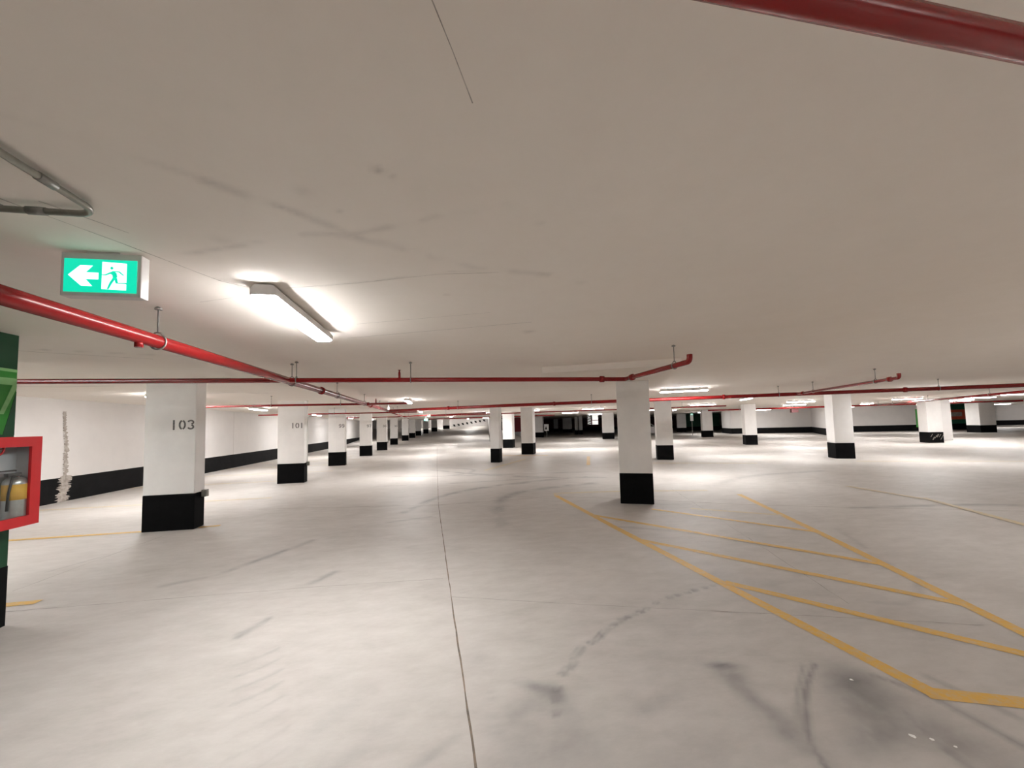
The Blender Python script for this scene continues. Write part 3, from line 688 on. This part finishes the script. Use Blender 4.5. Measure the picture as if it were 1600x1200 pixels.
# ------------------------------------------------------------------ sprinkler pipes
PZ = 2.25
def pipe(label, pts, r, hang=(), coup=(), heads=(), elbow=0.0, z_ceil=CEIL, smooth_n=6):
    """one run of red pipe in world space; hang = distances of rods, coup = couplings, heads = upright sprinklers"""
    P = [Vector(p) for p in pts]
    o0 = Vector((P[0].x, P[0].y, 0.0))
    t = thing('sprinkler_pipe', label, 'pipe', o0, 0, 'red sprinkler pipes under the ceiling')
    P = [p - o0 for p in P]
    if elbow and len(P) > 2:
        Q_ = [P[0]]
        for a, b_, c in zip(P, P[1:], P[2:]):
            u, v = (a - b_).normalized(), (c - b_).normalized()
            s0, s1 = b_ + u * elbow, b_ + v * elbow
            for i in range(smooth_n + 1):
                k = i / smooth_n; Q_.append(s0 * (1 - k) ** 2 + b_ * 2 * k * (1 - k) + s1 * k * k)
        Q_.append(P[-1]); run = Q_
    else: run = P
    MB().tube(run, r, 16).build('pipe_run', 'red', t, True)
    def at(s):
        for a, b_ in zip(P, P[1:]):
            l = (b_ - a).length
            if s <= l: return a + (b_ - a) * (s / l), (b_ - a).normalized()
            s -= l
        return P[-1], (P[-1] - P[-2]).normalized()
    for s in hang:
        p, d = at(s)
        h = MB().tube([(p.x, p.y, p.z + r + 0.02), (p.x, p.y, z_ceil - 0.0008)], 0.0055, 6).build('hanger_rod', 'steel', t, True)
        n = Vector((-d.y, d.x, 0))
        ring = [p + n * ((r + 0.006) * math.cos(a)) + Vector((0, 0, (r + 0.008) * math.sin(a) + (0.012 if math.sin(a) > 0.9 else 0))) for a in [2 * math.pi * i / 20 for i in range(21)]]
        MB().tube(ring, 0.006, 6, cap=False).build('hanger_ring', 'steel', h, True)
        MB().lathe([(0.022, 0), (0.022, 0.012), (0.010, 0.02)], 10, (p.x, p.y, z_ceil - 0.0208)).build('anchor', 'steel', h)
    for s in coup:
        p, d = at(s)
        MB().tube([p - d * 0.035, p - d * 0.03, p + d * 0.03, p + d * 0.035], [r + 0.004, r + 0.016, r + 0.016, r + 0.004], 16).build('coupling', 'red', t, True)
    for s, dz in heads:
        p, d = at(s)
        sg = 1 if dz > 0 else -1
        nb = MB().tube([p + Vector((0, 0, sg * r * 0.5)), p + Vector((0, 0, dz))], 0.016, 10).build('sprinkler_nipple', 'red', t, True)
        q = p + Vector((0, 0, dz))
        hb = MB().tube([q, q + Vector((0, 0, sg * 0.035))], [0.013, 0.009], 8)
        hb.tube([q + Vector((0, 0, sg * 0.035)), q + Vector((0, 0, sg * 0.038))], 0.022, 10); hb.build('sprinkler_head', 'red', nb)
    return t
mp = pipe('thick red main pipe along the aisle, passing under the exit sign', [(-1.965, -6, PZ), (-1.965, 15.25, PZ)], 0.047, hang=(6.5, 9.10, 11.6, 13.9, 16.6, 19.2), coup=(8.0, 12.9, 17.5))
# drain plug under the main
MB().tube([(0, 8.93, PZ - 0.03), (0, 8.93, PZ - 0.075)], 0.024, 12).build('drain_plug', 'red', mp, True)
pipe('red branch pipe above the viewpoint, crossing the upper corner', [(-6, 0.464, PZ), (6.5, 0.464, PZ)], 0.0245, hang=(3.2, 10.4), coup=(4.0,))
pipe('red branch pipe passing column 103, bending up beside the hatched-bay column', [(-9.0, 5.44, PZ), (2.78, 5.42, PZ), (2.73, 3.80, PZ), (2.73, 3.80, 2.33)], 0.031, hang=(1.0, 4.05, 7.15, 8.6, 13.1), coup=(11.4, 12.0), heads=((8.45, 0.10),), elbow=0.06)
pipe('red branch pipe above column 101 ending at a strip light', [(-6.3, 10.95, PZ), (-0.9, 10.75, PZ)], 0.028, hang=(2.0, 3.7), coup=(4.4,), heads=((4.6, 0.1),))
pipe('red branch pipe third across the stalls, behind column 101', [(-7.4, 17.5, PZ), (-1.0, 17.0, PZ)], 0.028, hang=(1.2, 3.0, 5.6))
pipe('red branch pipe fourth across the stalls, crossing the aisle', [(-5.7, 24.6, PZ), (-3.0, 24.2, PZ), (2.3, 19.8, PZ)], 0.028, hang=(1.5, 4.2, 7))
pipe('thin red pipe carrying on along the aisle past the elbow', [(-2.05, 15.45, PZ), (-2.35, 29.5, PZ)], 0.030, hang=(2.5, 6, 10))
pipe('thick red main pipe running from the elbow past the hatched-bay column', [PB(-8.55, 12.95, PZ), PB(-3.8, 12.45, PZ), PB(16.5, 12.55, PZ)], 0.052, hang=(3.0, 7.7, 9.2, 12.9, 16.5, 20), coup=(2.6, 6.5, 11.5, 15.8))
pipe('red branch pipe rising to a capped end right of the hatched-bay column', [PB(4.75, 12.50, PZ), PB(4.75, 8.35, PZ), PB(4.75, 8.35, 2.33)], 0.030, hang=(1.0, 3.5), coup=(0.4, 3.9), elbow=0.05)
pipe('dark red pipe along the top of the far wall', [PB(6.0, 30.2, PZ), PB(23.0, 30.2, PZ)], 0.055, hang=(2, 6, 10, 14))
pipe('dark red pipe crossing above the column with the scratched base', [PB(15.9, 30.1, PZ), PB(14.0, 22.0, PZ), PB(12.2, 14.5, PZ)], 0.045, hang=(2.5, 7, 12))
pipe('dark red pipe above the columns by the dark area', [PB(-11.0, 21.0, PZ), PB(5.0, 21.0, PZ)], 0.034, hang=(2, 6, 10, 14))
pipe('dark pipe in front of the white end wall', [PB(-16.5, 30.0, PZ), PB(-5.0, 30.0, PZ)], 0.045, hang=(2, 6, 10))

# ------------------------------------------------------------------ exit signs
def exit_sign(label, loc, rz, w=0.335, h=0.215, d=0.055, detail=True):
    t = thing('exit_sign', label, 'exit sign', loc, rz, 'lit green running-man exit signs')     # origin: top centre of the front
    MB().box(-w / 2, w / 2, 0, d, -h, 0).build('housing', 'exitbox', t, bevel=0.004)
    MB().box(-0.07, 0.07, 0.008, 0.045, 0, CEIL - loc[2] + 0.001).build('ceiling_canopy', 'exitbox', t)
    pw, ph = w * 0.90, h * 0.76
    fr = lambda u, v, q: (u, -0.001 - q, -h * 0.53 + v)
    p = MB().prism([(-pw / 2, -ph / 2), (pw / 2, -ph / 2), (pw / 2, ph / 2), (-pw / 2, ph / 2)], 0.003, fr).build('panel', 'exitgreen', t)
    f2_ = lambda u, v, q: (u * pw, -0.0042 - q, -h * 0.53 + v * ph)
    f3_ = lambda u, v, q: (u * pw, -0.0052 - q, -h * 0.53 + v * ph)
    # arrow
    a = MB(); cx = -0.44
    a.prism([(cx, 0.0), (cx + 0.16, 0.30), (cx + 0.33, 0.30), (cx + 0.235, 0.09), (-0.03, 0.09), (-0.03, -0.11), (cx + 0.235, -0.11), (cx + 0.33, -0.32), (cx + 0.18, -0.32)], 0.001, f2_).build('arrow', 'exitwhite', p)
    MB().prism([(0.02, -0.40), (0.36, -0.42), (0.36, 0.40), (0.02, 0.43)], 0.001, f2_).build('doorway', 'exitwhite', p)
    g = MB()
    g.prism([(0.155 + 0.022 * math.cos(i * math.pi / 5), 0.245 + 0.045 * math.sin(i * math.pi / 5)) for i in range(10)], 0.001, f3_)     # head
    g.prism([(0.12, 0.10), (0.17, 0.16), (0.225, 0.10), (0.235, -0.02), (0.215, -0.08), (0.175, -0.06), (0.165, 0.03)], 0.001, f3_)       # trunk
    g.prism([(0.17, 0.16), (0.265, 0.155), (0.33, 0.04), (0.315, 0.02), (0.25, 0.125), (0.18, 0.125)], 0.001, f3_)                        # rear arm
    g.prism([(0.13, 0.12), (0.06, 0.04), (0.0, 0.055), (0.0, 0.03), (0.07, 0.01), (0.14, 0.07)], 0.001, f3_)                              # front arm
    g.prism([(0.19, -0.05), (0.235, -0.06), (0.245, -0.19), (0.36, -0.19), (0.43, -0.26), (0.42, -0.285), (0.345, -0.225), (0.215, -0.22)], 0.001, f3_)   # rear leg
    g.prism([(0.175, -0.04), (0.215, -0.06), (0.165, -0.22), (0.12, -0.40), (0.095, -0.40), (0.13, -0.20)], 0.001, f3_)                    # front leg
    g.build('running_figure', 'exitgreen', p)
    return t
exit_sign('large green running-man exit sign with arrow, hanging above the red main pipe', (-1.623, 2.17, 2.490), 0.0)
exit_sign('small distant exit sign glowing over the aisle', (-1.15, 31.0, 2.26), 0.0)
p = PB(8.9, 54.5, 2.44); exit_sign('small distant exit sign in front of the dark green core', p, RB)

# ------------------------------------------------------------------ conduit near the ceiling by the exit sign
ct = thing('electrical_conduit', 'grey metal conduit bending at the ceiling near the large exit sign', 'conduit', (-1.315, -1.5, 0))
cz = 2.472
cp = [(0, 0, cz), (0, 3.17, cz)] + [(-0.075 + 0.075 * math.cos(a), 3.17 + 0.075 * math.sin(a), cz) for a in [math.pi / 2 * i / 8 for i in range(1, 9)]] + [(-2.36, 3.245, cz)]
MB().tube(cp, 0.0125, 12).build('conduit_run', 'conduit', ct, True)
for y in (1.2, 3.03): MB().tube([(0, y - 0.03, cz), (0, y + 0.03, cz)], 0.0155, 12).build('coupling', 'steel', ct, True)
MB().tube([(-0.18, 3.245, cz), (-0.24, 3.245, cz)], 0.0155, 12).build('coupling', 'steel', ct, True)
for (x, y, a) in ((0, 2.2, 0), (0, 0.6, 0), (-0.35, 3.245, 1), (-1.3, 3.245, 1)):
    b = MB()
    if a == 0: b.box(x - 0.03, x + 0.03, y - 0.01, y + 0.01, cz + 0.0125, TOPZ)
    else: b.box(x - 0.01, x + 0.01, y - 0.03, y + 0.03, cz + 0.0125, TOPZ)
    b.build('strap', 'steel', ct)

# ------------------------------------------------------------------ fire cabinet on the green wall
CXF = -3.50; y0, y1, z0, z1 = 3.30, 4.15, 0.845, 1.603
cab = thing('fire_cabinet', 'red-framed fire cabinet with glass front on the green wall', 'fire cabinet', (CXF, y0, z0))
CW, CH, CD = y1 - y0, z1 - z0, -CXF + GX           # width along +y, depth towards -x
D = CXF - GX - 0.002
def cb(b, xa, xb, ya, yb, za, zb): return b.box(xa, xb, ya, yb, za, zb)
b = MB(); cb(b, -D, -D + 0.01, 0.01, CW - 0.01, 0.01, CH - 0.01); cb(b, -D, -0.022, 0.01, 0.02, 0.01, CH - 0.01); cb(b, -D, -0.022, CW - 0.02, CW - 0.01, 0.01, CH - 0.01)
cb(b, -D, -0.022, 0.02, CW - 0.02, 0.01, 0.02); cb(b, -D, -0.022, 0.02, CW - 0.02, CH - 0.02, CH - 0.01); b.build('body', 'cabinside', cab)
b = MB(); fw = 0.085
cb(b, -0.022, 0, 0, CW, 0, fw); cb(b, -0.022, 0, 0, CW, CH - fw, CH); cb(b, -0.022, 0, 0, fw, fw, CH - fw); cb(b, -0.022, 0, CW - fw, CW, fw, CH - fw)
df = b.build('door_frame', 'cabred', cab)
cb(MB(), -0.014, -0.010, fw, CW - fw, fw, CH - fw).build('glass_pane', 'glass', df)
cb(MB(), 0.0, 0.018, 0.02, 0.05, CH * 0.45, CH * 0.55).build('latch', 'steel', df)
ex = thing('fire_extinguisher', 'small steel extinguisher with yellow label inside the red cabinet', 'fire extinguisher', (CXF - 0.0915, 4.045, z0 + 0.0205))
MB().lathe([(0.056, 0), (0.070, 0.006), (0.072, 0.02), (0.072, 0.345), (0.067, 0.365), (0.050, 0.384), (0.022, 0.392), (0.020, 0.40)], 28).build('cylinder', 'chrome', ex, True)
MB().lathe([(0.0732, 0.205), (0.0732, 0.335)], 28).build('sticker', 'label', ex, True)
MB().lathe([(0.0730, 0.03), (0.0730, 0.045)], 28).build('foot_ring', 'rubber', ex, True)
MB().box(-0.016, 0.016, -0.075, 0.03, 0.40, 0.43).box(-0.008, 0.008, -0.12, 0.0, 0.445, 0.458).build('handle', 'rubber', ex)
MB().tube([(0.02, 0.02, 0.41), (0.03, -0.055, 0.40), (0.03, -0.085, 0.25), (0.03, -0.09, 0.12)], 0.009, 8).build('hose', 'rubber', ex, True)
hv = thing('hose_valve', 'red angle valve with handwheel in the top of the fire cabinet', 'valve', (CXF - 0.10, 3.85, z0 + 0.60))
MB().tube([(-0.066, 0, 0.06), (0, 0, 0.06), (0, 0, -0.05)], 0.028, 12).build('valve_body', 'cabred', hv, True)
b = MB(); b.tube([(0.05 + 0.0, 0.05 * math.cos(a), 0.06 + 0.05 * math.sin(a)) for a in [2 * math.pi * i / 16 for i in range(17)]], 0.008, 6, cap=False)
b.tube([(0, 0, 0.06), (0.052, 0, 0.06)], 0.010, 8); b.tube([(0.05, -0.05, 0.06), (0.05, 0.05, 0.06)], 0.005, 6); b.build('handwheel', 'cabred', hv, True)

# ------------------------------------------------------------------ far things
# slanted black blocks on the white end wall
for k in range(8):
    x = 2.35 + 0.80 * k; z = 1.55 + 0.115 * k
    o = MB().prism([(x, z), (x + 0.34, z - 0.05), (x + 0.22, z + 0.34), (x - 0.16, z + 0.36)], 0.12, lambda u, v, q: (u, 72.5 - q, v)).build('bumper_block', 'rubber')
    tag(o, ['lowest slanted black block on the white end wall', 'second slanted black block up the white end wall', 'third slanted black block up the white end wall', 'fourth slanted black block up the white end wall',
            'fifth slanted black block up the white end wall', 'sixth slanted black block up the white end wall', 'seventh slanted black block up the white end wall', 'topmost slanted black block on the white end wall'][k], 'bumper', 'slanted black blocks on the end wall')
# red door set in a white wall end
rd = MB().box(0, 2.0, 0, 0.3, 0, CEIL).build('wall_red_end', 'white'); struct(rd); rd.location = (9.35, 50.3, 0)
do = thing('metal_door', 'dark red metal door seen between two white columns', 'door', (9.60, 50.24, 0.62))
MB().box(0, 1.05, 0, 0.055, 0, 1.8).build('door_leaf', 'reddoor', do)
MB().box(-0.05, 0, 0, 0.058, 0, 1.85).box(1.05, 1.10, 0, 0.058, 0, 1.85).box(-0.05, 1.10, 0, 0.058, 1.8, 1.85).build('door_frame', 'reddoor', do)
MB().tube([(0.95, -0.04, 0.85), (0.85, -0.04, 0.85)], 0.012, 8).build('lever_handle', 'steel', do)
# white two-piece sign and striped board hung at the edge of the dark area
p = PB(-2.90, 41.0); sg = thing('sign_board', 'white sign in two pieces hanging at the edge of the dark area', 'sign', (p.x, p.y, 0), RB)
MB().box(0.05, 0.08, 0, 0.03, 1.36, TOPZ).box(0.54, 0.57, 0, 0.03, 1.36, TOPZ).build('hanger_bars', 'steel', sg)
MB().box(0, 0.62, -0.03, 0, 1.86, 2.42).build('panel', 'signwhite', sg); MB().box(0, 0.62, -0.03, 0, 1.38, 1.80).build('panel', 'signwhite', sg)
p = PB(-3.36, 41.0); po = thing('striped_board', 'black and white striped board left of the white two-piece sign', 'sign', (p.x, p.y, 0), RB)
MB().box(0.14, 0.17, 0.02, 0.05, 1.4, TOPZ).build('hanger_bar', 'steel', po)
MB().box(0, 0.32, -0.02, 0.02, 1.36, 2.44).build('board', 'signblack', po)
b = MB()
for k in range(6):
    z = 1.42 + 0.17 * k; b.prism([(0, z + 0.06), (0, z + 0.13), (0.32, z + 0.05), (0.32, z - 0.02)], 0.004, lambda u, v, q: (u, -0.021 - q, v))
b.build('stripes', 'signwhite', po)
# warning sign beside the column at the mouth of the dark area
p = PB(-8.85, 45.3); ws = thing('warning_sign', 'small white sign with black triangle beside the dark area', 'sign', (p.x, p.y, 0), RB)
MB().box(0.25, 0.31, 0, 0.05, 0, 1.0).build('post', 'steel', ws)
MB().box(0, 0.55, -0.02, 0, 0.75, 1.55).build('panel', 'signwhite', ws)
MB().prism([(0.08, 0.92), (0.36, 0.92), (0.22, 1.34)], 0.004, lambda u, v, q: (u, -0.021 - q, v)).build('triangle', 'signblack', ws)
# sign on the core, plain partition and colour graphic
p = PB(7.05, 44.2); cs = thing('notice_board', 'small pale notice on a post before the dark green core', 'sign', (p.x, p.y, 0), RB)
MB().box(0.13, 0.18, 0, 0.05, 0, 1.5).build('post', 'steel', cs); MB().box(0, 0.3, -0.02, 0, 1.5, 2.1).build('panel', 'signwhite', cs)
p = PB(18.50, 29.6); pa = thing('partition_panel', 'plain white partition without black base, between two columns', 'partition', (p.x, p.y, 0), RB)
MB().box(0.12, 0.72, 0, 0.25, 0, TOPZ).build('panel', 'white', pa); MB().box(0.0, 0.12, 0.0, 0.25, 0, TOPZ).build('jamb', 'steel', pa)
ce = bpy.data.objects['wall_core_east']
MB().box(0.4, 3.9, -0.02, 0, 1.0, 1.95).build('painted_graphic', 'orange', ce); MB().box(1.0, 2.4, -0.03, 0, 1.3, 1.7).build('painted_graphic', 'raw', ce)
p = PB(16.62, 27.72); gb = MB().box(-0.09, 0.0, 0.05, 0.25, 0.85, 1.9).build('cable_box', 'brightgreen'); gb.location = p; gb.rotation_euler = (0, 0, RB)
tag(gb, 'narrow green box on the side of the column with scratched base', 'box')
# heater hung below the far pipe
p = PB(11.4, 30.45, 0); ht = thing('unit_heater', 'small dark box hung under the pipe before the far wall', 'heater', (p.x, p.y, 0), RB)
MB().box(-0.2, 0.2, -0.15, 0.15, 1.93, 2.18).build('casing', 'maroon', ht, bevel=0.02); MB().box(-0.015, 0.015, -0.015, 0.015, 2.18, TOPZ).build('hanger', 'steel', ht)
# floodlight and white bracket by the pipe elbow
bl = thing('junction_bracket', 'small white bracket hanging from the ceiling by the pipe elbow', 'bracket', (-1.75, 13.6, 0))
MB().tube([(0, 0, 2.32), (0, 0, TOPZ)], 0.02, 8).build('stem', 'signwhite', bl, True); MB().lathe([(0.02, 2.20), (0.045, 2.22), (0.045, 2.29), (0.02, 2.32)], 14).build('lamp_head', 'signwhite', bl, True)

# ------------------------------------------------------------------ parked car glimpsed between two columns
def car(label, loc, rz):
    t = thing('parked_car', label, 'car', loc, rz)
    side = [(-2.15, 0.28), (-2.2, 0.55), (-2.1, 0.86), (-1.75, 0.98), (-1.15, 1.42), (-0.4, 1.50), (0.35, 1.44), (1.1, 1.0), (1.9, 0.86), (2.18, 0.66), (2.2, 0.34), (2.1, 0.25), (-2.05, 0.22)]
    b = MB(); ws = (0.62, 0.80, 0.84, 0.84, 0.80, 0.62); ys = (-0.86, -0.80, -0.5, 0.5, 0.80, 0.86); n = len(side); rings = []
    for y, k in zip(ys, (0.94, 0.99, 1.0, 1.0, 0.99, 0.94)):
        rings.append([(x * (0.985 if abs(y) > 0.82 else 1), y * (0.80 if z > 1.2 else 1.0), 0.25 + (z - 0.25) * k) for x, z in side])
    fs = []
    for i in range(len(rings) - 1):
        for j in range(n): fs.append((i * n + j, i * n + (j + 1) % n, (i + 1) * n + (j + 1) % n, (i + 1) * n + j))
    fs += [tuple(range(n - 1, -1, -1)), tuple((len(rings) - 1) * n + j for j in range(n))]
    b.add([p for g in rings for p in g], fs).build('body', 'carpaint', t)
    for s in (-1, 1):
        MB().prism([(-1.45, 0.98), (-1.0, 1.34), (-0.35, 1.40), (0.3, 1.34), (0.85, 0.98)], 0.02, lambda u, v, q, s=s: (u, s * (0.88 - 0.16 * max(0, (v - 0.95)) / 0.5 + q * 0.5), v)).build('side_window', 'carglass', t)
        for x in (-1.35, 1.35):
            w = MB().tube([(x, s * 0.70, 0.32), (x, s * 0.885, 0.32)], 0.32, 24).build('wheel', 'rubber', t, True)
            MB().tube([(x, s * 0.885, 0.32), (x, s * 0.895, 0.32)], 0.20, 16).build('hub_cap', 'chrome', w, True)
        MB().box(2.08, 2.2, s * 0.62 - 0.14, s * 0.62 + 0.14, 0.60, 0.74).build('headlight', 'signwhite', t)
        MB().box(-2.2, -2.08, s * 0.66 - 0.12, s * 0.66 + 0.12, 0.68, 0.86).build('tail_light', 'reddoor', t)
    return t
car('silver parked car glimpsed between the hatched-bay column and the one behind', (23.4, 41.2, 0), RB)
